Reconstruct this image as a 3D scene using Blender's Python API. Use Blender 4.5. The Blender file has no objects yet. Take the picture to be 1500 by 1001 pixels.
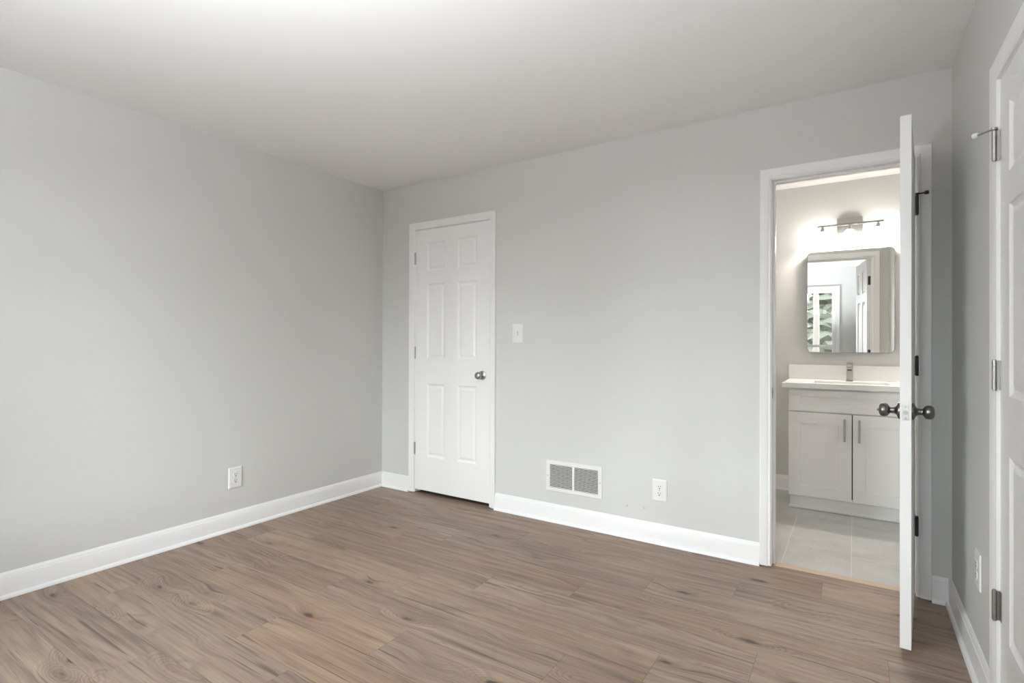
import bpy, bmesh, math, random
from mathutils import Matrix, Vector
PI = math.pi
random.seed(7)
S = bpy.context.scene
COL = S.collection

# ------------------------------------------------------------------ camera
FPX = 774.8
YAW, PIT, ROL = 0.5742, 0.0035, 0.0031
fw = Vector((-math.sin(YAW), math.cos(YAW), 0)); rt = Vector((math.cos(YAW), math.sin(YAW), 0)); up = Vector((0, 0, 1))
F_ = fw*math.cos(PIT) + up*math.sin(PIT); U_ = up*math.cos(PIT) - fw*math.sin(PIT)
R2 = rt*math.cos(ROL) + U_*math.sin(ROL); U2 = U_*math.cos(ROL) - rt*math.sin(ROL)
cd = bpy.data.cameras.new('camera'); co = bpy.data.objects.new('camera', cd); COL.objects.link(co)
cd.sensor_width = 36.0; cd.lens = 36.0*FPX/1500.0; cd.clip_start = 0.02; cd.clip_end = 200
m = Matrix((R2, U2, -F_)).transposed().to_4x4(); m.translation = Vector((3.2841, -3.0984, 1.1792))
co.matrix_world = m
S.camera = co

# ------------------------------------------------------------------ world and exposure
S.view_settings.view_transform = 'Standard'; S.view_settings.look = 'None'
S.view_settings.gamma = 1.0; S.view_settings.use_curve_mapping = False
S.view_settings.exposure = 0.24
wd = bpy.data.worlds.new('world'); S.world = wd; wd.use_nodes = True
bg = wd.node_tree.nodes['Background']
bg.inputs['Color'].default_value = (.97, 1.0, 1.03, 1); bg.inputs['Strength'].default_value = 22.0
S.cycles.max_bounces = 16; S.cycles.diffuse_bounces = 10; S.cycles.glossy_bounces = 6
S.cycles.sample_clamp_indirect = 6.0; S.cycles.caustics_reflective = False; S.cycles.caustics_refractive = False

# dimensions (metres): room corner at the origin, back wall y=0, left wall x=0
W, H, D = 3.657, 2.44, 3.66          # room width, height, depth
T = 0.115                            # wall thickness
BY = 1.715                           # bathroom far wall
BX = 1.75                            # bathroom left wall
WIN = [(.50, 1.72, .30, 1.195), (2.80, 3.34, .80, 1.15)]; WZ1 = 2.09      # x0, x1, sill, meeting rail
# window portals guide the daylight sampling through the openings
for (a, b, WZ0, rail) in WIN:
    ld = bpy.data.lights.new('window_portal', 'AREA'); ld.shape = 'RECTANGLE'; ld.size = b-a; ld.size_y = WZ1-WZ0
    ld.cycles.is_portal = True
    lo = bpy.data.objects.new('window_portal', ld); COL.objects.link(lo)
    lo.location = ((a+b)/2, -D-T-0.01, (WZ0+WZ1)/2); lo.rotation_euler = (PI/2, 0, 0)

# ------------------------------------------------------------------ materials
def mat(name, col=(.8,.8,.8), rough=.5, metal=0.0, spec=.5, bump=None, emit=None, aniso=None):
    m = bpy.data.materials.new(name); m.use_nodes = True
    nt = m.node_tree; b = nt.nodes['Principled BSDF']
    b.inputs['Base Color'].default_value = (*col, 1); b.inputs['Roughness'].default_value = rough
    b.inputs['Metallic'].default_value = metal; b.inputs['Specular IOR Level'].default_value = spec
    if emit:
        b.inputs['Emission Color'].default_value = (*emit[0], 1); b.inputs['Emission Strength'].default_value = emit[1]
    if bump:
        sc, st = bump
        tc = nt.nodes.new('ShaderNodeTexCoord'); n = nt.nodes.new('ShaderNodeTexNoise'); bp = nt.nodes.new('ShaderNodeBump')
        n.inputs['Scale'].default_value = sc; n.inputs['Detail'].default_value = 3
        bp.inputs['Strength'].default_value = st; bp.inputs['Distance'].default_value = .002
        nt.links.new(tc.outputs['Object'], n.inputs['Vector']); nt.links.new(n.outputs['Fac'], bp.inputs['Height'])
        nt.links.new(bp.outputs['Normal'], b.inputs['Normal'])
    return m

class NT:
    def __init__(s, m): s.nt = m.node_tree; s.b = s.nt.nodes['Principled BSDF']
    def n(s, t, **k):
        x = s.nt.nodes.new(t)
        for a, v in k.items(): setattr(x, a, v)
        return x
    def put(s, sock, v):
        if isinstance(v, (int, float)): sock.default_value = v
        elif isinstance(v, tuple): sock.default_value = v
        else: s.nt.links.new(v, sock)
    def math(s, op, a, b=0.0, c=None, clamp=False):
        x = s.n('ShaderNodeMath', operation=op, use_clamp=clamp)
        s.put(x.inputs[0], a); s.put(x.inputs[1], b)
        if c is not None: s.put(x.inputs[2], c)
        return x.outputs[0]
    def mix(s, f, a, b, blend='MIX'):
        x = s.n('ShaderNodeMix', data_type='RGBA', blend_type=blend); x.clamp_factor = True
        s.put(x.inputs[0], f); s.put(x.inputs[6], a); s.put(x.inputs[7], b); return x.outputs[2]
    def xyz(s, x, y, z):
        c = s.n('ShaderNodeCombineXYZ'); s.put(c.inputs[0], x); s.put(c.inputs[1], y); s.put(c.inputs[2], z); return c.outputs[0]
    def noise(s, v, scale, detail=2.0, rough=.5, dist=0.0):
        x = s.n('ShaderNodeTexNoise'); s.put(x.inputs['Vector'], v); x.inputs['Scale'].default_value = scale
        x.inputs['Detail'].default_value = detail; x.inputs['Roughness'].default_value = rough; x.inputs['Distortion'].default_value = dist
        return x.outputs['Fac']
    def ramp(s, v, lo, hi, a=0.0, b=1.0):
        x = s.n('ShaderNodeMapRange', interpolation_type='SMOOTHSTEP'); s.put(x.inputs[0], v)
        for i, q in zip((1, 2, 3, 4), (lo, hi, a, b)): x.inputs[i].default_value = q
        return x.outputs[0]

M = {}
WALLC = (.625, .628, .615)
M['wall'] = mat('grey_wall_paint', WALLC, .5, spec=.35, bump=(260, .12))
M['ceiling'] = mat('white_ceiling_paint', (.84, .84, .835), .9, spec=.2, bump=(200, .15))
M['trim'] = mat('white_trim_paint', (.84, .84, .845), .32, spec=.5)
M['door'] = mat('white_door_paint', (.83, .83, .83), .38, spec=.45)
M['plate'] = mat('white_plastic', (.78, .78, .77), .35)
M['slot'] = mat('dark_slot', (.03, .03, .03), .6)
M['screw'] = mat('painted_screw', (.45, .45, .44), .4, .3)
M['nickel'] = mat('satin_nickel', (.40, .39, .37), .33, 1.0, bump=(900, .03))
M['pewter'] = mat('dark_pewter', (.17, .165, .16), .30, 1.0, bump=(900, .03))
M['steel'] = mat('brushed_steel', (.55, .54, .52), .30, 1.0)
M['hinge_dark'] = mat('dark_hinge_metal', (.09, .088, .085), .38, 1.0)
M['vent'] = mat('white_vent_enamel', (.78, .78, .77), .4)
M['vent_dark'] = mat('vent_interior', (.035, .035, .035), .8)
M['cabinet'] = mat('white_cabinet_paint', (.82, .815, .81), .38, spec=.4)
M['cabinet_inner'] = mat('cabinet_gap', (.02, .02, .02), .8)  # near-black colour standing in for shade between the vanity doors
M['quartz'] = mat('white_quartz', (.84, .84, .83), .15, spec=.5)
M['ceramic'] = mat('white_ceramic', (.82, .82, .81), .1)
M['mirror'] = mat('mirror_glass', (.93, .94, .93), .0, 1.0)
M['mirror_frame'] = mat('polished_mirror_edge', (.35, .35, .34), .25, 1.0)
M['rubber'] = mat('white_rubber', (.75, .75, .73), .6)
M['raw_wood'] = mat('raw_wood_strip', (.52, .385, .28), .6)
M['subfloor'] = mat('subfloor', (.10, .075, .055), .9)
M['shade'] = mat('lit_frosted_glass', (.9, .9, .88), .3, emit=((1.0, .92, .85), 34.0))
M['dome'] = mat('lit_opal_diffuser', (.9, .9, .88), .3, emit=((.96, 1.0, 1.04), 320.0))  # emission of the added fill uplight
M['bath_dome'] = mat('lit_opal_dome', (.9, .9, .88), .3, emit=((1.0, .93, .86), 24.0))  # emission of the added bathroom fill lamp
M['bulb'] = mat('lit_bulb', (.9, .9, .88), .3, emit=((1.0, .88, .76), 640.0))
M['bark'] = mat('tree_bark', (.055, .047, .042), .9, bump=(30, .6))
M['leaves'] = mat('evergreen_leaves', (.016, .019, .011), .8, bump=(9, 1.0))
M['ground'] = mat('leaf_litter', (.06, .042, .032), .95, bump=(8, .8))
# clear window glass
g = bpy.data.materials.new('window_glass'); g.use_nodes = True
nt = g.node_tree; nt.nodes.remove(nt.nodes['Principled BSDF'])
tr = nt.nodes.new('ShaderNodeBsdfTransparent'); gl = nt.nodes.new('ShaderNodeBsdfGlossy'); mx = nt.nodes.new('ShaderNodeMixShader')
fr = nt.nodes.new('ShaderNodeFresnel'); fr.inputs[0].default_value = 1.45; gl.inputs['Roughness'].default_value = 0.0
tr.inputs[0].default_value = (.95, .97, .96, 1)
nt.links.new(fr.outputs[0], mx.inputs[0]); nt.links.new(tr.outputs[0], mx.inputs[1]); nt.links.new(gl.outputs[0], mx.inputs[2])
nt.links.new(mx.outputs[0], nt.nodes['Material Output'].inputs[0]); M['glass'] = g

# back wall: the same paint with two small scuffs low between the vent and the outlet
def wall_scuffed():
    m = mat('grey_wall_paint_scuffed', WALLC, .5, spec=.35, bump=(260, .12)); k = NT(m)
    tc = k.n('ShaderNodeTexCoord'); dist = None
    for (x, z) in ((2.122, 0.190), (2.227, 0.195)):
        v = k.n('ShaderNodeVectorMath', operation='DISTANCE'); k.nt.links.new(tc.outputs['Object'], v.inputs[0]); v.inputs[1].default_value = (x, 0, z)
        o = v.outputs['Value']; dist = o if dist is None else k.math('MINIMUM', dist, o)
    nz = k.noise(tc.outputs['Object'], 220, 2)
    d2 = k.math('ADD', dist, k.math('MULTIPLY', k.math('SUBTRACT', nz, .5), .010))
    f = k.ramp(d2, .003, .009, .45, 0.0)
    k.put(k.b.inputs['Base Color'], k.mix(f, (*WALLC, 1), (.30, .30, .29, 1)))
    return m
M['wall_scuffed'] = wall_scuffed()

def wood_floor():
    m = mat('grey_brown_oak_plank', rough=.42, spec=.35); k = NT(m)
    uv = k.n('ShaderNodeUVMap', uv_map='UVMap'); uv2 = k.n('ShaderNodeUVMap', uv_map='far_edge'); sd = k.n('ShaderNodeAttribute', attribute_name='seed')
    s = k.n('ShaderNodeSeparateXYZ'); k.nt.links.new(uv.outputs[0], s.inputs[0]); u, v = s.outputs[0], s.outputs[1]
    s2 = k.n('ShaderNodeSeparateXYZ'); k.nt.links.new(uv2.outputs[0], s2.inputs[0])
    sc = k.n('ShaderNodeSeparateColor'); k.nt.links.new(sd.outputs['Color'], sc.inputs[0]); r, gg, bb = sc.outputs[0], sc.outputs[1], sc.outputs[2]
    U = k.math('MULTIPLY_ADD', r, 37.0, u); V = k.math('MULTIPLY_ADD', gg, 11.0, v); Wz = k.math('MULTIPLY', bb, 9.0)
    # knots
    vo = k.n('ShaderNodeTexVoronoi', feature='F1'); vo.inputs['Scale'].default_value = 1.0; vo.inputs['Randomness'].default_value = .95
    k.put(vo.inputs['Vector'], k.xyz(k.math('MULTIPLY', U, 2.9), k.math('MULTIPLY', V, 8.0), Wz))
    kd = vo.outputs['Distance']; kc = k.n('ShaderNodeSeparateColor'); k.nt.links.new(vo.outputs['Color'], kc.inputs[0])
    on = k.ramp(kc.outputs[0], .30, .36); big = kc.outputs[1]
    halo = k.math('MULTIPLY', k.ramp(kd, .05, .52, 1.0, 0.0), on)
    wob = k.noise(k.xyz(k.math('MULTIPLY', U, 24), k.math('MULTIPLY', V, 80), Wz), 1.0, 3)
    kd2 = k.math('MULTIPLY_ADD', k.math('SUBTRACT', wob, .5), .20, kd)
    core = k.math('MULTIPLY', k.ramp(kd2, .055, .135, 1.0, 0.0), on)
    # growth rings: contours of a slow stretched field that bends round the knots
    low = k.noise(k.xyz(k.math('MULTIPLY', U, .8), k.math('MULTIPLY', V, 5.0), Wz), 1.0, 1.0, .45, .1)
    field = k.math('ADD', k.math('MULTIPLY', low, 7.0), k.math('MULTIPLY', halo, 3.4))
    field = k.math('MULTIPLY_ADD', V, 9.0, field)
    ring = k.math('SINE', k.math('MULTIPLY', field, 10.0))
    ring = k.math('MULTIPLY_ADD', ring, .5, .5)
    warpV = k.math('MULTIPLY_ADD', halo, .035, k.math('MULTIPLY_ADD', low, .035, V))
    fine = k.noise(k.xyz(k.math('MULTIPLY', U, 4.0), k.math('MULTIPLY', warpV, 170), Wz), 1.0, 4, .6)
    mid = k.noise(k.xyz(k.math('MULTIPLY', U, 1.5), k.math('MULTIPLY', warpV, 30), Wz), 1.0, 4, .62)
    broad = k.noise(k.xyz(k.math('MULTIPLY', U, 1.3), k.math('MULTIPLY', V, 6), Wz), 1.0, 2)
    crackn = k.noise(k.xyz(k.math('MULTIPLY', U, 1.7), k.math('MULTIPLY', warpV, 64), k.math('ADD', Wz, 4.0)), 1.0, 2, .5)
    crack = k.ramp(crackn, .635, .70)
    t = k.math('ADD', k.math('MULTIPLY', mid, .62), k.math('MULTIPLY', broad, .34))
    t = k.math('ADD', t, k.math('MULTIPLY', fine, .42))
    t = k.math('SUBTRACT', t, k.math('MULTIPLY', k.math('MULTIPLY', k.math('MULTIPLY', ring, ring), k.ramp(broad, .42, .62)), .11))
    t = k.math('ADD', t, k.math('MULTIPLY', k.math('SUBTRACT', gg, .5), .10))
    cr = k.n('ShaderNodeValToRGB'); k.put(cr.inputs[0], t)
    e = cr.color_ramp.elements; e[0].position = .42; e[0].color = (.100, .060, .042, 1); e[1].position = .86; e[1].color = (.358, .246, .170, 1)
    q = e.new(.61); q.color = (.228, .148, .103, 1)
    c = cr.outputs[0]
    hs = k.n('ShaderNodeHueSaturation'); k.put(hs.inputs['Color'], c); k.put(hs.inputs['Saturation'], k.math('MULTIPLY_ADD', bb, .18, .80)); hs.inputs['Hue'].default_value = .5
    k.put(hs.inputs['Value'], 1.0); c = hs.outputs[0]
    c = k.mix(k.math('MULTIPLY', crack, .75), c, (.085, .055, .038, 1))
    c = k.mix(k.math('MULTIPLY', k.ramp(kd2, .07, .30, 1.0, 0.0), k.math('MULTIPLY', on, .55)), c, (.16, .105, .07, 1))
    c = k.mix(k.math('MULTIPLY', core, .9), c, (.045, .030, .022, 1))
    ed = k.math('MINIMUM', k.math('MINIMUM', u, v), k.math('MINIMUM', s2.outputs[0], s2.outputs[1]))
    gap = k.ramp(ed, .0002, .0013, .6, 0.0)
    c = k.mix(gap, c, (.05, .035, .028, 1))
    k.put(k.b.inputs['Base Color'], c)
    k.put(k.b.inputs['Roughness'], k.math('MULTIPLY_ADD', fine, .14, .36))
    bp = k.n('ShaderNodeBump'); bp.inputs['Strength'].default_value = .25; bp.inputs['Distance'].default_value = .0012
    k.put(bp.inputs['Height'], k.math('SUBTRACT', k.math('MULTIPLY', fine, .5), gap)); k.put(k.b.inputs['Normal'], bp.outputs[0])
    return m
M['wood'] = wood_floor()

def tile_floor():
    m = mat('pale_grey_stone_tile', rough=.3, spec=.45); k = NT(m)
    uv = k.n('ShaderNodeUVMap', uv_map='UVMap'); uv2 = k.n('ShaderNodeUVMap', uv_map='far_edge'); sd = k.n('ShaderNodeAttribute', attribute_name='seed')
    s = k.n('ShaderNodeSeparateXYZ'); k.nt.links.new(uv.outputs[0], s.inputs[0]); u, v = s.outputs[0], s.outputs[1]
    s2 = k.n('ShaderNodeSeparateXYZ'); k.nt.links.new(uv2.outputs[0], s2.inputs[0])
    va = k.n('ShaderNodeVectorMath', operation='MULTIPLY_ADD'); k.nt.links.new(sd.outputs['Color'], va.inputs[0]); va.inputs[1].default_value = (9, 9, 9); k.nt.links.new(uv.outputs[0], va.inputs[2])
    a = k.noise(va.outputs[0], 2.6, 4, .55, .8); b = k.noise(va.outputs[0], 5.5, 5, .6, 1.6)
    vein = k.ramp(k.math('ABSOLUTE', k.math('SUBTRACT', b, .5)), .0, .03, 1.0, 0.0)
    c = k.mix(k.ramp(a, .3, .7), (.41, .41, .395, 1), (.52, .52, .505, 1))
    c = k.mix(k.math('MULTIPLY', vein, .22), c, (.66, .66, .64, 1))
    ed = k.math('MINIMUM', k.math('MINIMUM', u, v), k.math('MINIMUM', s2.outputs[0], s2.outputs[1]))
    c = k.mix(k.ramp(ed, .0012, .0022, .9, 0.0), c, (.68, .67, .64, 1))
    k.put(k.b.inputs['Base Color'], c)
    return m
M['tile'] = tile_floor()

# ------------------------------------------------------------------ mesh helpers
def nb(): return bmesh.new()
def link(o): COL.objects.link(o); return o
def obj(name, bm, m, parent=None, smooth=None, bevel=None):
    bmesh.ops.recalc_face_normals(bm, faces=bm.faces[:])
    me = bpy.data.meshes.new(name); bm.to_mesh(me); bm.free()
    for q in (m if isinstance(m, (list, tuple)) else [m]): me.materials.append(q)
    o = link(bpy.data.objects.new(name, me))
    if parent: o.parent = parent
    if smooth is not None:
        for p in me.polygons: p.use_smooth = True
        try: me.set_sharp_from_angle(angle=math.radians(smooth))
        except Exception: pass
    if bevel:
        b = o.modifiers.new('bevel', 'BEVEL'); b.width = bevel; b.segments = 2; b.limit_method = 'ANGLE'
    return o
def empty(name, loc=(0,0,0), rz=0.0):
    o = link(bpy.data.objects.new(name, None)); o.location = loc; o.rotation_euler = (0, 0, rz); o.empty_display_size = .05; return o
def tag(o, label, cat=None, group=None, kind=None):
    o['label'] = label
    if cat: o['category'] = cat
    if group: o['group'] = group
    if kind: o['kind'] = kind
    return o
def struct(o, label, cat=None): return tag(o, label, cat, kind='structure')
def copy_tree(o, parent=None):
    c = o.copy(); COL.objects.link(c)
    if parent: c.parent = parent
    for ch in [x for x in bpy.data.objects if x.parent == o]: copy_tree(ch, c)
    return c
def box(bm, x0, x1, y0, y1, z0, z1, mi=0, bevel=0.0, seg=2):
    vs = [bm.verts.new((x, y, z)) for x in (x0, x1) for y in (y0, y1) for z in (z0, z1)]
    fs = [bm.faces.new([vs[i] for i in q]) for q in ((0,1,3,2),(4,6,7,5),(0,4,5,1),(2,3,7,6),(0,2,6,4),(1,5,7,3))]
    for f in fs: f.material_index = mi
    if bevel:
        es = list({e for f in fs for e in f.edges})
        bmesh.ops.bevel(bm, geom=es, offset=bevel, segments=seg, profile=.5, affect='EDGES')
def lathe(bm, prof, axis='z', origin=(0,0,0), n=32, mi=0):
    """prof: list of (radius, distance along the axis)"""
    ox, oy, oz = origin; rings = []
    def P(r, h, a):
        c, s = r*math.cos(a), r*math.sin(a)
        return {'z': (ox+c, oy+s, oz+h), 'y': (ox+c, oy+h, oz+s), 'x': (ox+h, oy+c, oz+s)}[axis]
    for r, h in prof:
        if r < 1e-6: rings.append([bm.verts.new(P(0, h, 0))])
        else: rings.append([bm.verts.new(P(r, h, 2*PI*i/n)) for i in range(n)])
    for A, B in zip(rings, rings[1:]):
        for i in range(n):
            j = (i+1) % n
            if len(A) == 1 and len(B) == 1: continue
            if len(A) == 1: f = bm.faces.new((A[0], B[i], B[j]))
            elif len(B) == 1: f = bm.faces.new((A[i], A[j], B[0]))
            else: f = bm.faces.new((A[i], A[j], B[j], B[i]))
            f.material_index = mi
    for Rg in (rings[0], rings[-1]):
        if len(Rg) > 1: bm.faces.new(Rg).material_index = mi
def tube(bm, pts, rad, n=12):
    pts = [Vector(p) for p in pts]; rings = []
    for i, p in enumerate(pts):
        d = (pts[min(i+1, len(pts)-1)] - pts[max(i-1, 0)]).normalized()
        a = d.orthogonal().normalized() if i == 0 else (ra - d*ra.dot(d)).normalized()
        ra = a; b = d.cross(a); r = rad[i] if isinstance(rad, (list, tuple)) else rad
        rings.append([bm.verts.new(p + a*r*math.cos(2*PI*k/n) + b*r*math.sin(2*PI*k/n)) for k in range(n)])
    for A, B in zip(rings, rings[1:]):
        for i in range(n): bm.faces.new((A[i], A[(i+1) % n], B[(i+1) % n], B[i]))
    bm.faces.new(rings[0]); bm.faces.new(rings[-1])
def grid_wall(bm, us, vs, holes, fn):
    """fill the cells of a us x vs grid that lie in no hole; fn(u0,u1,v0,v1) adds a solid"""
    for a, b in zip(us, us[1:]):
        for c, d in zip(vs, vs[1:]):
            mu, mv = (a+b)/2, (c+d)/2
            if not any(h[0] < mu < h[1] and h[2] < mv < h[3] for h in holes): fn(a, b, c, d)
def wall_with_holes(bm, u0, u1, v0, v1, holes, t0, t1, axis):
    us = sorted({u0, u1, *[h[0] for h in holes], *[h[1] for h in holes]}); vs = sorted({v0, v1, *[h[2] for h in holes], *[h[3] for h in holes]})
    def V(u, v, t): return bm.verts.new((u, t, v) if axis == 'x' else (t, u, v))
    def cell(a, b, c, d):
        for t in (t0, t1): bm.faces.new([V(a, c, t), V(b, c, t), V(b, d, t), V(a, d, t)])
    grid_wall(bm, us, vs, holes, cell)
    def side(a, c, b, d): bm.faces.new([V(a, c, t0), V(b, d, t0), V(b, d, t1), V(a, c, t1)])
    solid = lambda u, v: u0 < u < u1 and v0 < v < v1 and not any(h[0] < u < h[1] and h[2] < v < h[3] for h in holes)
    e = 1e-4
    for a, b in zip(us, us[1:]):
        for v in vs:
            if solid((a+b)/2, v-e) != solid((a+b)/2, v+e): side(a, v, b, v)
    for c, d in zip(vs, vs[1:]):
        for u in us:
            if solid(u-e, (c+d)/2) != solid(u+e, (c+d)/2): side(u, c, u, d)
    bmesh.ops.remove_doubles(bm, verts=bm.verts[:], dist=1e-5)

# ------------------------------------------------------------------ room shell
D1 = (0.353, 1.106, 2.086)      # rough opening of the closed door: x0, x1, top
D2 = (2.901, 3.544, 2.068)      # doorway to the bathroom
D3 = (-1.682, -0.929, 2.004)    # door in the right wall: y0, y1, top
bm = nb(); wall_with_holes(bm, 0, W, 0, H, [(D1[0], D1[1], -1, D1[2]), (D2[0], D2[1], -1, D2[2])], 0, T, 'x')
struct(obj('wall_back', bm, M['wall_scuffed']), 'grey painted back wall with the closed white door and the bathroom doorway', 'wall')
bm = nb(); box(bm, -T, 0, -D-T, BY+T, 0, H)
struct(obj('wall_left', bm, M['wall']), 'long plain grey wall on the left with one outlet', 'wall')
bm = nb(); wall_with_holes(bm, -D-T, T, 0, H, [(D3[0], D3[1], -1, D3[2])], W, W+T, 'y')
struct(obj('wall_right', bm, M['wall']), 'shaded grey wall at the right edge holding a white door', 'wall')
bm = nb(); wall_with_holes(bm, 0, W, 0, H, [(w[0], w[1], w[2], WZ1) for w in WIN], -D-T, -D, 'x')
struct(obj('wall_front', bm, M['wall']), 'grey window wall seen only in the bathroom mirror', 'wall')
bm = nb(); box(bm, 0, W, BY, BY+T, 0, H)
struct(obj('wall_bathroom_back', bm, M['wall']), 'bathroom wall behind the mirror and the vanity light', 'wall')
bm = nb(); box(bm, BX-.1, BX, T, BY, 0, H)
struct(obj('wall_bathroom_left', bm, M['wall']), 'bathroom side wall out of sight on the left', 'wall')
bm = nb(); box(bm, W, W+T, T, BY+T, 0, H)
struct(obj('wall_bathroom_right', bm, M['wall']), 'bathroom side wall hidden behind the open door', 'wall')
bm = nb(); box(bm, W+.9, W+1.0, -2.4, -.2, 0, H); box(bm, W+T, W+.9, -2.4, -2.3, 0, H); box(bm, W+T, W+.9, -.3, -.2, 0, H)
struct(obj('wall_hallway', bm, M['wall']), 'hallway wall hidden behind the door on the right', 'wall')
bm = nb(); box(bm, -T, W+1.0, -D-T, BY+T, H, H+.1)
struct(obj('ceiling', bm, M['ceiling']), 'smooth white painted ceiling', 'ceiling')

def surface_floor(name, cells, z, m):
    """cells: (x0,x1,y0,y1, full x0,x1,y0,y1) in metres; uv counts from the cell's own edges"""
    bm = nb(); uvl = bm.loops.layers.uv.new('UVMap'); uv2 = bm.loops.layers.uv.new('far_edge'); cl = bm.loops.layers.float_color.new('seed')
    for (x0, x1, y0, y1, fx0, fx1, fy0, fy1) in cells:
        f = bm.faces.new([bm.verts.new(p) for p in ((x0, y0, z), (x1, y0, z), (x1, y1, z), (x0, y1, z))])
        sd = (random.random(), random.random(), random.random(), 1)
        for lp in f.loops:
            x, y, _ = lp.vert.co; lp[uvl].uv = (x-fx0, y-fy0); lp[uv2].uv = (fx1-x, fy1-y); lp[cl] = sd
    return bm
PW, PL = 0.2075, 1.22
off = {-1: 1.3, 0: 3.155, 1: 2.81, 2: 2.44, 3: 2.17, 4: 2.975, 5: 2.665, 6: 2.367, 7: 1.746, 8: 1.211, 9: 1.575}
cells = []
for r in range(-1, 19):
    y1 = -.055 - r*PW; y0 = y1 - PW
    o = off.get(r, (r*.47) % PL) % PL
    x = o - PL
    while x < W:
        a, b = max(x, 0), min(x+PL, W); c, d = max(y0, -D), min(y1, .03)
        if b > a and d > c: cells.append((a, b, c, d, x, x+PL, y0, y1))
        x += PL
bm = surface_floor('floor', cells, 0.0, None)
box(bm, -T, W+1.0, -D-T, BY+T, -.12, -.004, mi=1)
struct(obj('floor', bm, [M['wood'], M['subfloor']]), 'grey-brown wood plank floor of the bedroom', 'floor')
TX, TY = 0.317, 0.634
cells = []
for i in range(-4, 3):
    x0 = 2.955 + i*TX; x1 = x0 + TX
    o = {-1: .77, 0: .45+.634*1.0, 1: .40}.get(i, .77 - .21*(i % 3))
    y = o - 3*TY
    while y < BY:
        a, b = max(x0, BX), min(x1, W); c, d = max(y, .062), min(y+TY, BY)
        if b > a and d > c: cells.append((a, b, c, d, x0, x1, y, y+TY))
        y += TY
bm = surface_floor('floor_bathroom', cells, -0.001, None)
struct(obj('floor_bathroom', bm, M['tile']), 'pale grey stone tile floor of the bathroom', 'floor')
bm = nb(); box(bm, 2.921, 3.524, .031, .075, -.003, .004, bevel=.0015)
struct(obj('trim_4', bm, M['raw_wood']), 'raw tan wood strip across the bathroom doorway floor', 'threshold')

# ------------------------------------------------------------------ trim: casings with jambs, baseboards
CAS = [(0, 0), (0, .008), (.002, .0095), (.009, .0095), (.0115, .0075), (.015, .0105), (.022, .0125), (.034, .0145), (.044, .0165), (.050, .0168), (.052, .015), (.052, 0)]
def casing(bm, x0, x1, zt, z0=0.0, y=0.0, sgn=-1, bottom=None, w=1.0):
    """colonial casing swept round an opening, mitred; with bottom it goes round all four sides"""
    rows = []
    for d, t in CAS:
        d *= w
        zb = z0 if bottom is None else bottom - d
        rows.append([bm.verts.new((px, y+sgn*t, pz)) for px, pz in ((x0-d, zb), (x0-d, zt+d), (x1+d, zt+d), (x1+d, zb))])
    segs = ((0, 1), (1, 2), (2, 3)) + (((3, 0),) if bottom is not None else ())
    for A, B in zip(rows, rows[1:]):
        for i, j in segs: bm.faces.new((A[i], A[j], B[j], B[i]))
    if bottom is None:
        for i in (0, 3): bm.faces.new([r[i] for r in rows])
def door_frame(name, x0, x1, zt, loc, rz, label, cw=1.0, strike=None, both=False):
    """x0,x1,zt: clear opening in the local frame (local -y faces the bedroom)"""
    root = struct(empty(name, loc, rz), label, 'door frame')
    bm = nb(); casing(bm, x0-.005, x1+.005, zt+.004, .007, w=cw); obj('casing', bm, M['trim'], root, smooth=25)
    if both:
        bm = nb(); casing(bm, x0-.005, x1+.005, zt+.004, .004, y=T, sgn=1, w=cw); obj('casing', bm, M['trim'], root, smooth=25)
    bm = nb(); t = .0175
    box(bm, x0-t, x0, 0, T, .005, zt+t, bevel=.0008); box(bm, x1, x1+t, 0, T, .005, zt+t, bevel=.0008); box(bm, x0, x1, 0, T, zt, zt+t, bevel=.0008)
    obj('jamb', bm, M['trim'], root)
    bm = nb(); s0, s1 = .038, .072
    box(bm, x0, x0+.011, s0, s1, .006, zt-.011, bevel=.0015); box(bm, x1-.011, x1, s0, s1, .006, zt-.011, bevel=.0015); box(bm, x0, x1, s0, s1, zt-.011, zt, bevel=.0015)
    obj('door_stop_strip', bm, M['trim'], root)
    if strike:
        bm = nb(); box(bm, x0, x0+.0015, .006, .032, strike-.03, strike+.03)
        sp = obj('strike_plate', bm, M['nickel'], root); sp['label'] = 'metal strike plate'
        bm = nb(); box(bm, x0+.001, x0+.002, .013, .025, strike-.013, strike+.013); obj('latch_hole', bm, M['slot'], sp)
    return root
door_frame('trim_1', .371, 1.088, 2.068, (0, 0, 0), 0, 'white casing around the closed door on the back wall', both=False)
door_frame('trim_2', 2.919, 3.526, 2.050, (0, 0, 0), 0, 'white casing around the open bathroom doorway', strike=.92, both=True)
door_frame('trim_3', 0, .717, 1.986, (W, -.9455, 0), -PI/2, 'white casing around the door in the right wall', strike=None, both=True)

BASE = [(0, 0), (.0135, 0), (.0135, .094), (.0125, .097), (.0095, .099), (.0095, .103), (.0075, .108), (.0045, .114), (.003, .117), (0, .118)]
SHOE = [(0.0, 0)] + [(.013*math.cos(a*PI/12), .018*math.sin(a*PI/12)) for a in range(7)]
def prof_run(bm, prof, L0, L1):
    rows = [[bm.verts.new((L, -a, b)) for a, b in prof] for L in (L0, L1)]
    n = len(prof)
    for i in range(n): bm.faces.new((rows[0][i], rows[0][(i+1) % n], rows[1][(i+1) % n], rows[1][i]))
    for r in rows: bm.faces.new(r)
def baseboard(name, L0, L1, loc, rz, label, shoe_cut=(0, 0)):
    bm = nb(); prof_run(bm, BASE, L0, L1); o = struct(obj(name, bm, M['trim'], None, smooth=30), label, 'baseboard')
    o.location = loc; o.rotation_euler = (0, 0, rz)
    bm = nb(); prof_run(bm, [(a+.0136, b) for a, b in SHOE], L0+shoe_cut[0], L1-shoe_cut[1]); obj('shoe_molding', bm, M['trim'], o, smooth=40)
    return o
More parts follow.
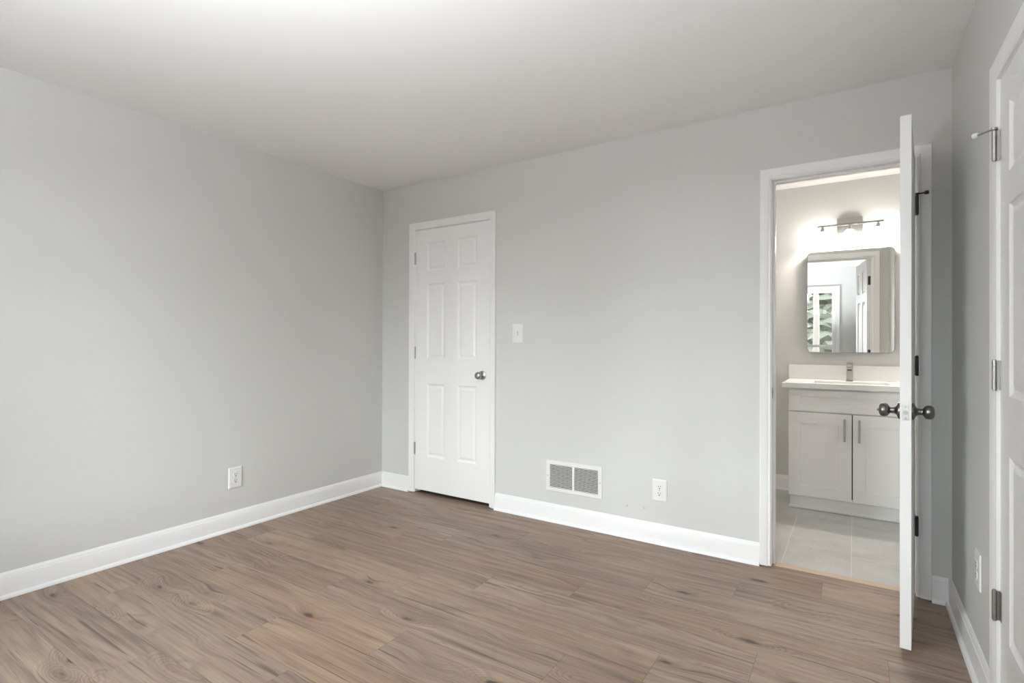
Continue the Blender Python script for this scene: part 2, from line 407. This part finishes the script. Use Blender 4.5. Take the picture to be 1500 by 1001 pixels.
q = .0136
baseboard('baseboard_left', -D, -.0005, (0, 0, 0), PI/2, 'white baseboard along the left wall', (0, q))
baseboard('baseboard_back_left', q, .3135, (0, 0, 0), 0, 'short white baseboard left of the closed door', (.013, 0))
baseboard('baseboard_back_middle', 1.1455, 2.8615, (0, 0, 0), 0, 'white baseboard under the vent, between the two doors')
baseboard('baseboard_back_right', 3.5835, W-q, (0, 0, 0), 0, 'short white baseboard right of the bathroom doorway', (0, .013))
baseboard('baseboard_right', .0005, .888, (W, 0, 0), -PI/2, 'white baseboard under the outlet on the right wall', (q, 0))
baseboard('baseboard_right_rear', 1.726, D, (W, 0, 0), -PI/2, 'white baseboard past the right door, out of sight')
baseboard('baseboard_front', -W+q, -q, (0, -D, 0), PI, 'white baseboard under the windows')
baseboard('baseboard_bathroom', BX, 2.885, (0, BY, 0), 0, 'white baseboard beside the bathroom vanity')

# ------------------------------------------------------------------ doors
def panel_door(bm, w, h, th, pu, pz, s=1, x0=0.0, y0=0.0, z0=0.0):
    us = sorted({0, w, *[a for p in pu for a in p]}); vs = sorted({0, h, *[a for p in pz for a in p]})
    holes = [(a, b, c, d) for a, b in pu for c, d in pz]
    steps = [(0, 0), (.004, .0035), (.009, .0065), (.015, .0085), (.021, .0085), (.030, .0048), (.036, .003)]
    for face, fy, sg in ((0, 0.0, 1), (1, th, -1)):
        V = lambda u, v, dp: bm.verts.new((x0+s*u, y0+fy+sg*dp, z0+v))
        grid_wall(bm, us, vs, holes, lambda a, b, c, d: bm.faces.new([V(a, c, 0), V(b, c, 0), V(b, d, 0), V(a, d, 0)]))
        for a, b, c, d in holes:
            prev = None
            for ins, dp in steps:
                cur = [V(a+ins, c+ins, dp), V(b-ins, c+ins, dp), V(b-ins, d-ins, dp), V(a+ins, d-ins, dp)]
                if prev:
                    for i in range(4): bm.faces.new((prev[i], prev[(i+1) % 4], cur[(i+1) % 4], cur[i]))
                prev = cur
            bm.faces.new(prev)
    def E(pts): bm.faces.new([bm.verts.new((x0+s*u, y0+y, z0+v)) for u, y, v in pts])
    for v in (0, h):
        for a, b in zip(us, us[1:]): E(((a, 0, v), (b, 0, v), (b, th, v), (a, th, v)))
    for u in (0, w):
        for a, b in zip(vs, vs[1:]): E(((u, 0, a), (u, 0, b), (u, th, b), (u, th, a)))
    bmesh.ops.remove_doubles(bm, verts=bm.verts[:], dist=1e-5)

KNOB = [(.0, .0), (.0325, .0), (.0325, .004), (.031, .0075), (.024, .010), (.0165, .014), (.0125, .020), (.0115, .028), (.0118, .033), (.0165, .036),
        (.0235, .041), (.0265, .048), (.0265, .056), (.0245, .062), (.020, .0665), (.012, .069), (0, .0698)]
def add_knob(root, x, z, y, sgn, m, button=False):
    bm = nb(); lathe(bm, [(r, sgn*h) for r, h in KNOB[:7]] , 'y', (x, y, z), 40)
    k = obj('knob', (lambda b: (lathe(b, [(r, sgn*h) for r, h in KNOB[6:]], 'y', (x, y, z), 40), b)[1])(nb()), m, root, smooth=40)
    obj('rose', bm, m, k, smooth=40)
    if button:
        bm = nb(); lathe(bm, [(.005, sgn*.0695), (.005, sgn*.0735), (.0035, sgn*.0755), (0, sgn*.0758)], 'y', (x, y, z), 16); obj('lock_button', bm, m, k, smooth=40)
    return k
def add_hinge(root, x, y, zc, m, h=.089, stop=None, leaf=None):
    """barrel with five knuckles at (x,y); stop = angle direction of a hinge pin door stop"""
    bm = nb(); r = .0062; L = h/5
    for i in range(5):
        z = zc-h/2+i*L; lathe(bm, [(r*.9, z), (r, z+.0007), (r, z+L-.0007), (r*.9, z+L)], 'z', (x, y, 0), 18)
    lathe(bm, [(0, zc+h/2+.004), (.0045, zc+h/2+.003), (.0045, zc+h/2)], 'z', (x, y, 0), 14)
    lathe(bm, [(.0045, zc-h/2), (.0045, zc-h/2-.003), (0, zc-h/2-.004)], 'z', (x, y, 0), 14)
    hg = obj('hinge', bm, m, root, smooth=40)
    if leaf:
        for (ax, bx, ay, by) in leaf:
            bm = nb(); box(bm, ax, bx, ay, by, zc-h/2, zc+h/2, bevel=.0004); obj('leaf', bm, m, hg)
    if stop:
        tipm, dx, dy, ln = stop; z = zc+h/2+.006
        n = Vector((dx, dy, 0)).normalized()
        bm = nb(); lathe(bm, [(.0075, z-.003), (.0085, z-.002), (.0085, z+.004), (.0075, z+.005)], 'z', (x, y, 0), 20)
        a = Vector((x, y, z+.001)); tube(bm, [a, a+n*ln], .0028, 10)
        st = obj('hinge_pin_stop', bm, m, hg, smooth=40)
        b = a+n*ln; bm = nb(); tube(bm, [b-n*.004, b, b+n*.010, b+n*.012], [.006, .0088, .0088, .006], 16)
        bo = obj('bumper', bm, tipm, st, smooth=40)
        return hg, st
    return hg, None

# closed six panel door in the back wall
d1 = struct(empty('door_1', (.373, 0, 0)), 'closed white six-panel door in the back wall left of the light switch', 'door')
bm = nb(); panel_door(bm, .713, 2.035, .035, [(.117, .299), (.419, .601)], [(.265, .834), (1.028, 1.611), (1.708, 1.933)], z0=.030)
obj('door_panel', bm, M['door'], d1)
add_knob(d1, .653, .947, 0, -1, M['nickel']); add_knob(d1, .653, .947, .035, 1, M['nickel'])
for z in (1.847, 1.102, .351): add_hinge(d1, -.003, -.0052, z, M['nickel'])
# bathroom door, swung open into the bedroom
TH = math.radians(84.6)
d2 = struct(empty('door_2', (3.530, -.008, 0), TH), 'bathroom door standing open, seen along its edge', 'door')
bm = nb(); panel_door(bm, .600, 2.018, .035, [(.098, .252), (.348, .502)], [(.255, .820), (1.015, 1.595), (1.690, 1.915)], s=-1, x0=-.008, y0=.008, z0=.030)
obj('door_panel', bm, M['door'], d2)
kx, kz = -.008-.600+.060, .922
add_knob(d2, kx, kz, .008, -1, M['pewter']); add_knob(d2, kx, kz, .043, 1, M['pewter'], button=True)
bm = nb(); box(bm, -.6088, -.608, .0145, .0365, kz-.029, kz+.029, bevel=.0003)
lp = obj('latch_plate', bm, M['steel'], d2); lp['label'] = 'pale metal latch plate'
bm = nb(); lathe(bm, [(0, -.001), (.0085, -.001), (.0085, .0), (.0085, .002)], 'x', (-.6088, .0255, kz), 20); obj('latch_bolt', bm, M['nickel'], lp, smooth=40)
for dz in (-.021, .021):
    bm = nb(); lathe(bm, [(0, -.0008), (.003, -.0006), (.0035, .0)], 'x', (-.6088, .0255, kz+dz), 14); obj('screw', bm, M['nickel'], lp, smooth=40)
ca, sa = math.cos(TH), math.sin(TH)
def loc2(wx, wy): vx, vy = wx-3.530, wy+.008; return (ca*vx+sa*vy, -sa*vx+ca*vy)
for i, z in enumerate((1.830, 1.081, .335)):
    st = None
    if i == 0:
        st = (M['pewter'], math.cos(-.3)*ca + math.sin(-.3)*sa, -math.cos(-.3)*sa + math.sin(-.3)*ca, .032)
    add_hinge(d2, 0, 0, z, M['hinge_dark'], stop=st, leaf=[(-.0078, -.0062, .004, .034)])
# second leaf of each hinge stays on the jamb
f2 = bpy.data.objects['trim_2']
for z in (1.830, 1.081, .335):
    bm = nb(); box(bm, 3.5245, 3.5262, -.002, .030, z-.0445, z+.0445, bevel=.0004); obj('hinge_leaf', bm, M['hinge_dark'], f2)
# door in the right wall
d3 = struct(empty('door_3', (W, -.9475, 0), -PI/2), 'closed white six-panel door in the right wall, cut by the frame', 'door')
bm = nb(); panel_door(bm, .713, 1.953, .035, [(.105, .299), (.414, .608)], [(.285, .828), (1.001, 1.556), (1.650, 1.852)], z0=.030)
obj('door_panel', bm, M['door'], d3)
add_knob(d3, .653, .92, 0, -1, M['nickel']); add_knob(d3, .653, .92, .035, 1, M['nickel'])
for i, z in enumerate((1.787, 1.087, .387)):
    hg, st = add_hinge(d3, -.003, -.014, z, M['nickel'], stop=(M['rubber'], -.72, -.70, .050) if i == 0 else None, leaf=[(-.0035, -.002, -.010, -.0005), (.0, .014, -.0016, -.0002)])

# ------------------------------------------------------------------ wall plates
def outlet():
    root = empty('wall_outlet')
    bm = nb(); w, h = .0435, .0645
    rows = [[bm.verts.new(p) for p in ((-w+i, y, -h+i), (w-i, y, -h+i), (w-i, y, h-i), (-w+i, y, h-i))] for i, y in ((0, 0), (0, -.0025), (.002, -.0045), (.006, -.0058))]
    for A, B in zip(rows, rows[1:]):
        for i in range(4): bm.faces.new((A[i], A[(i+1) % 4], B[(i+1) % 4], B[i]))
    bm.faces.new(rows[-1]); bm.faces.new(rows[0]); obj('face_plate', bm, M['plate'], root)
    for zc in (.0195, -.0195):
        bm = nb(); n = 28; y0, y1 = -.0055, -.0078
        pts = []
        for i in range(n):
            a = 2*PI*i/n; x = .0172*math.cos(a); z = max(-.0135, min(.0135, .0172*math.sin(a))); pts.append((x, z))
        A = [bm.verts.new((x, y0, z+zc)) for x, z in pts]; B = [bm.verts.new((x*.97, y1, z*.97+zc)) for x, z in pts]
        for i in range(n): bm.faces.new((A[i], A[(i+1) % n], B[(i+1) % n], B[i]))
        bm.faces.new(B); rc = obj('receptacle', bm, M['plate'], root)
        bm = nb(); box(bm, -.0078, -.0052, -.0082, -.0070, zc-.0005, zc+.0085); box(bm, .0052, .0078, -.0082, -.0070, zc+.0005, zc+.0080)
        lathe(bm, [(.0036, -.0082), (.0036, -.0070)], 'y', (0, 0, zc-.0078), 12); sl = obj('socket_slots', bm, M['slot'], rc); sl['label'] = 'dark plug slots'
    bm = nb(); lathe(bm, [(.0032, -.0050), (.0032, -.0066), (.0022, -.0071), (0, -.0071)], 'y', (0, 0, 0), 14); obj('screw', bm, M['screw'], root, smooth=40)
    return root
o1 = outlet(); GO = 'white duplex wall outlets'
o1.location = (0, -1.238, .3265); o1.rotation_euler = (0, 0, PI/2); tag(o1, 'white duplex outlet low on the left wall', 'outlet', GO)
o2 = copy_tree(o1); o2.location = (2.3215, 0, .3145); o2.rotation_euler = (0, 0, 0); tag(o2, 'white duplex outlet low on the back wall, right of the vent', 'outlet', GO)
o3 = copy_tree(o1); o3.location = (W, -.612, .378); o3.rotation_euler = (0, 0, -PI/2); tag(o3, 'white duplex outlet on the shaded right wall behind the open door', 'outlet', GO)

sw = tag(empty('light_switch', (1.3295, 0, 1.2485)), 'white toggle light switch on the back wall beside the closed door', 'light switch')
bm = nb(); w, h = .0425, .0655
rows = [[bm.verts.new(p) for p in ((-w+i, y, -h+i), (w-i, y, -h+i), (w-i, y, h-i), (-w+i, y, h-i))] for i, y in ((0, 0), (0, -.0025), (.002, -.0045), (.006, -.0058))]
for A, B in zip(rows, rows[1:]):
    for i in range(4): bm.faces.new((A[i], A[(i+1) % 4], B[(i+1) % 4], B[i]))
bm.faces.new(rows[-1]); bm.faces.new(rows[0]); obj('face_plate', bm, M['plate'], sw)
bm = nb(); box(bm, -.0045, .0045, -.0064, -.0055, -.0118, .0118, bevel=.0004); fr_ = obj('toggle_frame', bm, M['screw'], sw)
bm = nb()
A = [bm.verts.new(p) for p in ((-.004, -.007, -.006), (.004, -.007, -.006), (.004, -.007, .006), (-.004, -.007, .006))]
B = [bm.verts.new(p) for p in ((-.0032, -.019, -.0105), (.0032, -.019, -.0105), (.0032, -.0175, -.005), (-.0032, -.0175, -.005))]
for i in range(4): bm.faces.new((A[i], A[(i+1) % 4], B[(i+1) % 4], B[i]))
bm.faces.new(A); bm.faces.new(B); obj('toggle', bm, M['plate'], sw, bevel=.0008)
for dz in (-.03, .03):
    bm = nb(); lathe(bm, [(.0032, -.0050), (.0032, -.0066), (.0022, -.0071), (0, -.0071)], 'y', (0, 0, dz), 14); obj('screw', bm, M['plate'], sw, smooth=40)

# return air grille
vx0, vx1, vz0, vz1 = 1.557, 1.959, .2005, .404
vt = tag(empty('air_vent', ((vx0+vx1)/2, 0, (vz0+vz1)/2)), 'white rectangular return air grille low on the back wall', 'air vent')
hw, hh = (vx1-vx0)/2, (vz1-vz0)/2
bm = nb(); iw, ih = hw-.029, hh-.026
loops = [(hw, hh, 0), (hw, hh, -.003), (hw-.004, hh-.004, -.0065), (iw+.003, ih+.003, -.0065), (iw, ih, -.0045), (iw, ih, -.0)]
rows = [[bm.verts.new(p) for p in ((-a, y, -b), (a, y, -b), (a, y, b), (-a, y, b))] for a, b, y in loops]
for A, B in zip(rows, rows[1:]):
    for i in range(4): bm.faces.new((A[i], A[(i+1) % 4], B[(i+1) % 4], B[i]))
obj('frame', bm, M['vent'], vt)
bm = nb(); box(bm, -.0075, .0075, -.0062, -.0008, -ih, ih, bevel=.001); obj('divider', bm, M['vent'], vt)
bm = nb(); box(bm, -iw, iw, -.0006, -.0002, -ih, ih); bk = obj('duct_opening', bm, M['vent_dark'], vt); bk['label'] = 'dark opening behind the louvres'
bm = nb(); N = 17
for sx in (-1, 1):
    a, b = sorted((sx*.0075, sx*iw))
    for i in range(N):
        z = -ih + (i+.5)*2*ih/N
        p = [(-.0056, z-.0010), (-.0050, z-.0018), (-.0012, z+.0008), (-.0018, z+.0014)]
        A = [bm.verts.new((a, y, zz)) for y, zz in p]; B = [bm.verts.new((b, y, zz)) for y, zz in p]
        for j in range(4): bm.faces.new((A[j], A[(j+1) % 4], B[(j+1) % 4], B[j]))
        bm.faces.new(A); bm.faces.new(B)
obj('louvres', bm, M['vent'], vt)
for sx in (-1, 1):
    bm = nb(); lathe(bm, [(.004, -.0063), (.004, -.0072), (.0025, -.0082), (0, -.0082)], 'y', (sx*(hw-.014), 0, 0), 14); obj('screw', bm, M['screw'], vt, smooth=40)

# ------------------------------------------------------------------ bathroom vanity
CX0, CX1 = 2.886, W-.001
cab = tag(empty('vanity_cabinet', ((CX0+CX1)/2, (1.19+BY)/2, 0)), 'white shaker vanity cabinet under the counter in the bathroom', 'cabinet')
cl = cab.location
def L(bm_args): return bm_args
def cbox(bm, x0, x1, y0, y1, z0, z1, **k): box(bm, x0-cl.x, x1-cl.x, y0-cl.y, y1-cl.y, z0-cl.z, z1-cl.z, **k)
bm = nb(); cbox(bm, CX0, CX0+.018, 1.211, BY-.001, .097, .867); cbox(bm, CX1-.018, CX1, 1.211, BY-.001, .097, .867)
cbox(bm, CX0+.018, CX1-.018, BY-.012, BY-.001, .097, .867); cbox(bm, CX0+.018, CX1-.018, 1.211, BY-.012, .097, .115); cbox(bm, CX0+.018, CX1-.018, 1.211, 1.225, .115, .867); obj('body', bm, [M['cabinet']], cab)
bm = nb(); cbox(bm, 3.2645, 3.2825, 1.2095, 1.2108, .115, .695); gp = obj('door_gap_shadow', bm, M['cabinet_inner'], cab); gp.name = 'face_gap'; gp['label'] = 'dark gap between the doors'  # thin dark sheet, paints the shade in the gap between the doors
bm = nb(); cbox(bm, CX0+.008, CX1, 1.237, BY-.002, .0, .0968); pl = obj('plinth', bm, M['cabinet'], cab)
bm = nb(); cbox(bm, CX0-.002, CX1, 1.225, 1.2368, .0, .017, bevel=.004); obj('shoe_strip', bm, M['cabinet'], pl)
def shaker(x0, x1, z0, z1, m, name, hw_, hz):
    """one frame-and-panel front with a recessed flat field"""
    bm = nb(); y0, y1 = 1.190, 1.209
    px0, px1, pz0, pz1 = x0+hw_, x1-hw_, z0+hz, z1-hz
    V = lambda x, y, z: bm.verts.new((x-cl.x, y-cl.y, z-cl.z))
    loops = [(x0, x1, z0, z1, y1), (x0, x1, z0, z1, y0+.0015), (x0+.0015, x1-.0015, z0+.0015, z1-.0015, y0), (px0, px1, pz0, pz1, y0), (px0+.0015, px1-.0015, pz0+.0015, pz1-.0015, y0+.0085)]
    rows = [[V(a, y, c), V(b, y, c), V(b, y, d), V(a, y, d)] for a, b, c, d, y in loops]
    for A, B in zip(rows, rows[1:]):
        for i in range(4): bm.faces.new((A[i], A[(i+1) % 4], B[(i+1) % 4], B[i]))
    bm.faces.new(rows[-1]); bm.faces.new(rows[0])
    return obj(name, bm, m, cab)
shaker(CX0+.002, CX1-.003, .704, .853, M['cabinet'], 'drawer_front', .073, .043)
for a, b, hx in ((CX0+.002, 3.2705, 3.2300), (3.2765, CX1-.003, 3.3140)):
    dr = shaker(a, b, .100, .6965, M['cabinet'], 'door', .075, .077)
    bm = nb()
    zc, hl = .589, .077
    pts = [(hx, 1.191, zc-hl+.012), (hx, 1.172, zc-hl+.010), (hx, 1.166, zc-hl), ]
    cbox(bm, hx-.006, hx+.006, 1.1635, 1.1725, zc-hl, zc+hl, bevel=.0015)
    for zz in (zc-hl+.014, zc+hl-.014): cbox(bm, hx-.004, hx+.004, 1.1720, 1.1899, zz-.005, zz+.005)
    obj('handle', bm, M['nickel'], dr)['label'] = 'brushed metal bar handle'

# counter with undermount basin cut-out, back splash
KX0, KX1, KY0, KZ0, KZ1 = 2.846, W-.001, 1.165, .868, .904
SX0, SX1, SY0, SY1 = 3.03, 3.49, 1.265, 1.545
ct = tag(empty('vanity_countertop', ((KX0+KX1)/2, (KY0+BY)/2, KZ1)), 'white quartz vanity top with backsplash on the white cabinet', 'countertop')
tl = ct.location
bm = nb()
V = lambda x, y, z: bm.verts.new((x-tl.x, y-tl.y, z-tl.z))
xs, ys = [KX0, SX0, SX1, KX1], [KY0, SY0, SY1, BY-.001]
for z in (KZ0, KZ1):
    grid_wall(bm, xs, ys, [(SX0, SX1, SY0, SY1)], lambda a, b, c, d: bm.faces.new([V(a, c, z), V(b, c, z), V(b, d, z), V(a, d, z)]))
def band(pts):
    for (a, b), (c, d) in zip(pts, pts[1:]+pts[:1]): bm.faces.new([V(a, b, KZ0), V(c, d, KZ0), V(c, d, KZ1), V(a, b, KZ1)])
O = [(x, ys[0]) for x in xs] + [(xs[-1], y) for y in ys[1:]] + [(x, ys[-1]) for x in xs[-2::-1]] + [(xs[0], y) for y in ys[-2:0:-1]]
band(O); band([(SX0, SY0), (SX1, SY0), (SX1, SY1), (SX0, SY1)])
bmesh.ops.remove_doubles(bm, verts=bm.verts[:], dist=1e-5)
obj('slab', bm, M['quartz'], ct, bevel=.002)
bm = nb(); box(bm, KX0-.004-tl.x, KX1-tl.x, BY-.021-tl.y, BY-.0005-tl.y, .0003, 1.018-KZ1, bevel=.0015); obj('backsplash', bm, M['quartz'], ct)
bm = nb()
prof = [(0, 0), (.004, -.05), (.012, -.11), (.035, -.135), (.09, -.14)]
rows = []
for ins, dz in prof:
    a, b, c, d = SX0+ins-.004, SX1-ins+.004, SY0+ins-.004, SY1-ins+.004; r = .035; row = []
    for cx_, cy_, a0 in ((b-r, d-r, 0), (a+r, d-r, PI/2), (a+r, c+r, PI), (b-r, c+r, 3*PI/2)):
        for k in range(5): row.append(V(cx_+r*math.cos(a0+k*PI/8), cy_+r*math.sin(a0+k*PI/8), KZ0-.0005+dz))
    rows.append(row)
n = len(rows[0])
for A, B in zip(rows, rows[1:]):
    for i in range(n): bm.faces.new((A[i], A[(i+1) % n], B[(i+1) % n], B[i]))
bm.faces.new(rows[-1]); bs = obj('basin', bm, M['ceramic'], ct, smooth=50)
bs.modifiers.new('thickness', 'SOLIDIFY').thickness = .006
bm = nb(); lathe(bm, [(0, .002), (.02, .003), (.024, .001), (.024, 0)], 'z', ((SX0+SX1)/2-tl.x, (SY0+SY1)/2-tl.y, KZ0-.139-tl.z), 20); obj('drain', bm, M['steel'], bs, smooth=40)

# faucet
fa = tag(empty('faucet', (3.256, 1.615, KZ1)), 'single-handle brushed metal faucet on the vanity top', 'faucet')
bm = nb(); box(bm, -.025, .025, -.025, .025, 0, .005, bevel=.0015); obj('base', bm, M['nickel'], fa)
bm = nb(); box(bm, -.021, .021, -.021, .021, .005, .128, bevel=.004, seg=3); obj('body', bm, M['nickel'], fa, smooth=40)
bm = nb()
A = [bm.verts.new(p) for p in ((-.0195, -.020, .082), (.0195, -.020, .082), (.0195, -.020, .108), (-.0195, -.020, .108))]
B = [bm.verts.new(p) for p in ((-.0195, -.105, .079), (.0195, -.105, .079), (.0195, -.105, .098), (-.0195, -.105, .098))]
for i in range(4): bm.faces.new((A[i], A[(i+1) % 4], B[(i+1) % 4], B[i]))
bm.faces.new(A); bm.faces.new(B); sp = obj('spout', bm, M['nickel'], fa, bevel=.002)
bm = nb(); box(bm, -.013, .013, -.1058, -.1046, .0815, .0915); obj('spout_mouth', bm, M['slot'], sp)
bm = nb(); box(bm, -.0205, .0205, -.0205, .0205, .1285, .143, bevel=.002); box(bm, -.011, .011, -.068, -.012, .139, .148, bevel=.002); obj('handle', bm, M['nickel'], fa)

# mirror with rounded corners
MX0, MX1, MZ0, MZ1, MD = 2.970, 3.536, 1.115, 1.901, .028
mr = tag(empty('mirror', ((MX0+MX1)/2, BY-.0085, (MZ0+MZ1)/2), math.radians(1.6)), 'rounded rectangular mirror with a thin metal edge over the vanity', 'mirror')
def rrect(hw_, hh_, r, n=8):
    pts = []
    for cx_, cz_, a0 in ((hw_-r, hh_-r, 0), (-hw_+r, hh_-r, PI/2), (-hw_+r, -hh_+r, PI), (hw_-r, -hh_+r, 3*PI/2)):
        for k in range(n+1): a = a0+k*PI/2/n; pts.append((cx_+r*math.cos(a), cz_+r*math.sin(a)))
    return pts
hw_, hh_ = (MX1-MX0)/2, (MZ1-MZ0)/2
bm = nb(); rows = []
for ins, y in ((0, -.0005), (0, -MD), (.0035, -MD), (.0042, -MD+.003), (.0042, -.012)):
    rows.append([bm.verts.new((x, y, z)) for x, z in rrect(hw_-ins, hh_-ins, .034-ins)])
n = len(rows[0])
for A, B in zip(rows, rows[1:]):
    for i in range(n): bm.faces.new((A[i], A[(i+1) % n], B[(i+1) % n], B[i]))
obj('frame', bm, M['mirror_frame'], mr, smooth=40)
bm = nb(); P1 = rrect(hw_-.0045, hh_-.0045, .0295)
A = [bm.verts.new((x, -MD+.004, z)) for x, z in P1]; B = [bm.verts.new((x, -.010, z)) for x, z in P1]
for i in range(n): bm.faces.new((A[i], A[(i+1) % n], B[(i+1) % n], B[i]))
bm.faces.new(A); bm.faces.new(B); obj('mirror_glass', bm, M['mirror'], mr)

# invented uplight at the camera's left, added as fill to brighten ceiling and walls
fl = tag(empty('floor_lamp', (2.35, -3.12, 0)), 'metal torchiere floor lamp near the window wall, out of frame', 'floor lamp')
bm = nb(); lathe(bm, [(0, 0), (.14, 0), (.14, .012), (.12, .022), (.03, .030), (0, .031)], 'z', (0, 0, 0), 40); obj('base', bm, M['nickel'], fl, smooth=40)
bm = nb(); tube(bm, [(0, 0, .030), (0, 0, .6), (0, 0, 1.22)], .011, 16); obj('pole', bm, M['nickel'], fl, smooth=40)
bm = nb(); lathe(bm, [(.012, 1.22), (.05, 1.23), (.115, 1.265), (.155, 1.315), (.165, 1.345), (.162, 1.345), (.150, 1.316), (.112, 1.270), (.05, 1.237), (0, 1.233)], 'z', (0, 0, 0), 40); sh = obj('lamp_shade', bm, M['nickel'], fl, smooth=50)
bm = nb(); lathe(bm, [(0, 1.240), (.05, 1.245), (.11, 1.276), (.145, 1.316), (.13, 1.326), (.07, 1.333), (0, 1.335)], 'z', (0, 0, 0), 40); obj('diffuser', bm, M['dome'], sh, smooth=60)

# unseen flush lamp added on the bathroom ceiling to brighten vanity and tile
cm = tag(empty('ceiling_lamp', (2.35, .60, H)), 'round frosted flush lamp on the bathroom ceiling, out of frame', 'ceiling light')
bm = nb(); lathe(bm, [(0, 0), (.13, 0), (.135, -.006), (.135, -.022), (.125, -.026), (0, -.026)], 'z', (0, 0, 0), 40); obj('canopy', bm, M['nickel'], cm, smooth=40)
bm = nb(); lathe(bm, [(.120, -.0262), (.125, -.045), (.120, -.070), (.105, -.095), (.075, -.112), (.04, -.121), (0, -.124)], 'z', (0, 0, 0), 40); obj('glass_dome', bm, M['bath_dome'], cm, smooth=60)

# three lamp vanity light
vl = tag(empty('vanity_light', (3.255, BY, 2.09)), 'three-lamp metal bar light above the bathroom mirror', 'wall light')
bm = nb(); box(bm, -.084, .084, -.026, -.0005, -.058, .060, bevel=.002); obj('back_plate', bm, M['steel'], vl)
bm = nb(); box(bm, -.212, .212, -.097, -.083, -.0095, .0045, bevel=.0015); obj('bar', bm, M['nickel'], vl)
bm = nb(); tube(bm, [(0, -.026, -.002), (0, -.085, -.002)], .007, 14); obj('arm', bm, M['nickel'], vl)
lamp_parts = []
for dx in (-.176, 0, .176):
    bm = nb(); lathe(bm, [(.0085, -.0095), (.0085, -.018), (.0135, -.020), (.0145, -.034), (.021, -.041), (.024, -.047), (0, -.047)], 'z', (dx, -.09, 0), 24); lamp = obj('lamp_holder', bm, M['nickel'], vl, smooth=40)
    bm = nb(); lathe(bm, [(.020, -.0475), (.028, -.053), (.036, -.070), (.041, -.095), (.046, -.125), (.0485, -.140), (.0465, -.140), (.0390, -.095), (.030, -.062), (0, -.054)], 'z', (dx, -.09, 0), 32)
    sh = obj('lamp_shade', bm, M['shade'], lamp, smooth=50); sh['label'] = 'glowing frosted glass shade'
    bm = nb(); lathe(bm, [(.010, -.055), (.012, -.070), (.022, -.088), (.026, -.104), (.022, -.120), (.012, -.129), (0, -.131)], 'z', (dx, -.09, 0), 20); obj('bulb', bm, M['bulb'], lamp, smooth=60)

# ------------------------------------------------------------------ windows (seen in the mirror) and what lies outside
for k, (a, b, WZ0, mid) in enumerate(WIN):
    wn = struct(empty('window_%d' % (k+1), ((a+b)/2, -D, 0)), ['white sash window near the left end of the window wall', 'white sash window whose corner shows in the bathroom mirror'][k], 'window')
    hw_ = (b-a)/2
    bm = nb(); t = .02
    box(bm, -hw_, -hw_+t, -T, 0, WZ0, WZ1); box(bm, hw_-t, hw_, -T, 0, WZ0, WZ1); box(bm, -hw_+t, hw_-t, -T, 0, WZ1-t, WZ1); box(bm, -hw_+t, hw_-t, -T, 0, WZ0, WZ0+t)
    obj('window_frame', bm, M['trim'], wn)
    bm = nb(); casing(bm, -hw_+.008, hw_-.008, WZ1-.008, sgn=1, bottom=WZ0+.008, w=1.0); obj('casing', bm, M['trim'], wn, smooth=25)
    for zz0, zz1, yy in ((mid-.02, WZ1-t, -.075), (WZ0+t, mid+.02, -.045)):
        bm = nb(); s = .042; x0, x1 = -hw_+t, hw_-t
        box(bm, x0, x0+s, yy, yy+.03, zz0, zz1); box(bm, x1-s, x1, yy, yy+.03, zz0, zz1); box(bm, x0+s, x1-s, yy, yy+.03, zz1-s, zz1); box(bm, x0+s, x1-s, yy, yy+.03, zz0, zz0+s)
        sash = obj('sash', bm, M['trim'], wn)
        bm = nb(); box(bm, x0+s-.004, x1-s+.004, yy+.013, yy+.017, zz0+s-.004, zz1-s+.004); obj('pane', bm, M['glass'], sash)
bm = nb(); box(bm, -40, 45, -70, -D-T-.3, -.75, -.6)
struct(obj('ground', bm, M['ground']), 'brown leaf-covered ground outside the windows', 'ground')
def tree(x, y, h, r, label, leafy):
    t = tag(empty('tree', (x, y, -.6)), label, 'tree', 'trees outside the window')
    bm = nb(); pts, rr = [], []
    for i in range(8):
        f = i/7; pts.append((random.uniform(-.12, .12)*f, random.uniform(-.12, .12)*f, -.05+h*f)); rr.append(r*(1-.75*f))
    tube(bm, pts, rr, 10); tk = obj('trunk', bm, M['bark'], t, smooth=60)
    if leafy:
        bm = nb()
        for k in range(40):
            f = .15+.84*k/40; R = (1-f)*h*.12+.15; a = k*2.4
            mt = Matrix.Translation((math.cos(a)*R*.55, math.sin(a)*R*.55, h*f)) @ Matrix.Diagonal((R, R, R*.55, 1))
            v = bmesh.ops.create_icosphere(bm, subdivisions=2, radius=1.0, matrix=mt)['verts']
            for w_ in v: w_.co += Vector((random.uniform(-.16, .16), random.uniform(-.16, .16), random.uniform(-.12, .12)))*R
        obj('foliage', bm, M['leaves'], t)
    else:
        for k in range(7):
            f = .35+.6*k/7; a = k*2.1+x; z = h*f; ln = h*.22*(1.1-f*.6)
            bm = nb(); tube(bm, [(0, 0, z), (math.cos(a)*ln*.5, math.sin(a)*ln*.5, z+ln*.35), (math.cos(a+.2)*ln, math.sin(a+.2)*ln, z+ln*.9)], [r*.32, r*.2, r*.06], 7); obj('branch', bm, M['bark'], t, smooth=60)
for spec in ((3.05, -9.5, 9, .09, 'bare grey tree nearest the window', 0), (2.45, -12.5, 10, .2, 'bare grey tree second from the window', 0), (4.1, -14.0, 8, .18, 'thin bare tree straight out from the window', 0),
             (.6, -15.5, 9, .2, 'bare tree standing left of the evergreens', 0), (3.5, -26, 7.5, .2, 'dark evergreen behind the bare trees', 1), (-3.5, -23, 8, .25, 'tall evergreen far left outside', 1), (9.2, -25, 7, .2, 'evergreen far right outside', 1), (.4, -33, 7, .2, 'distant evergreen in the gap between trunks', 1)):
    tree(*spec)
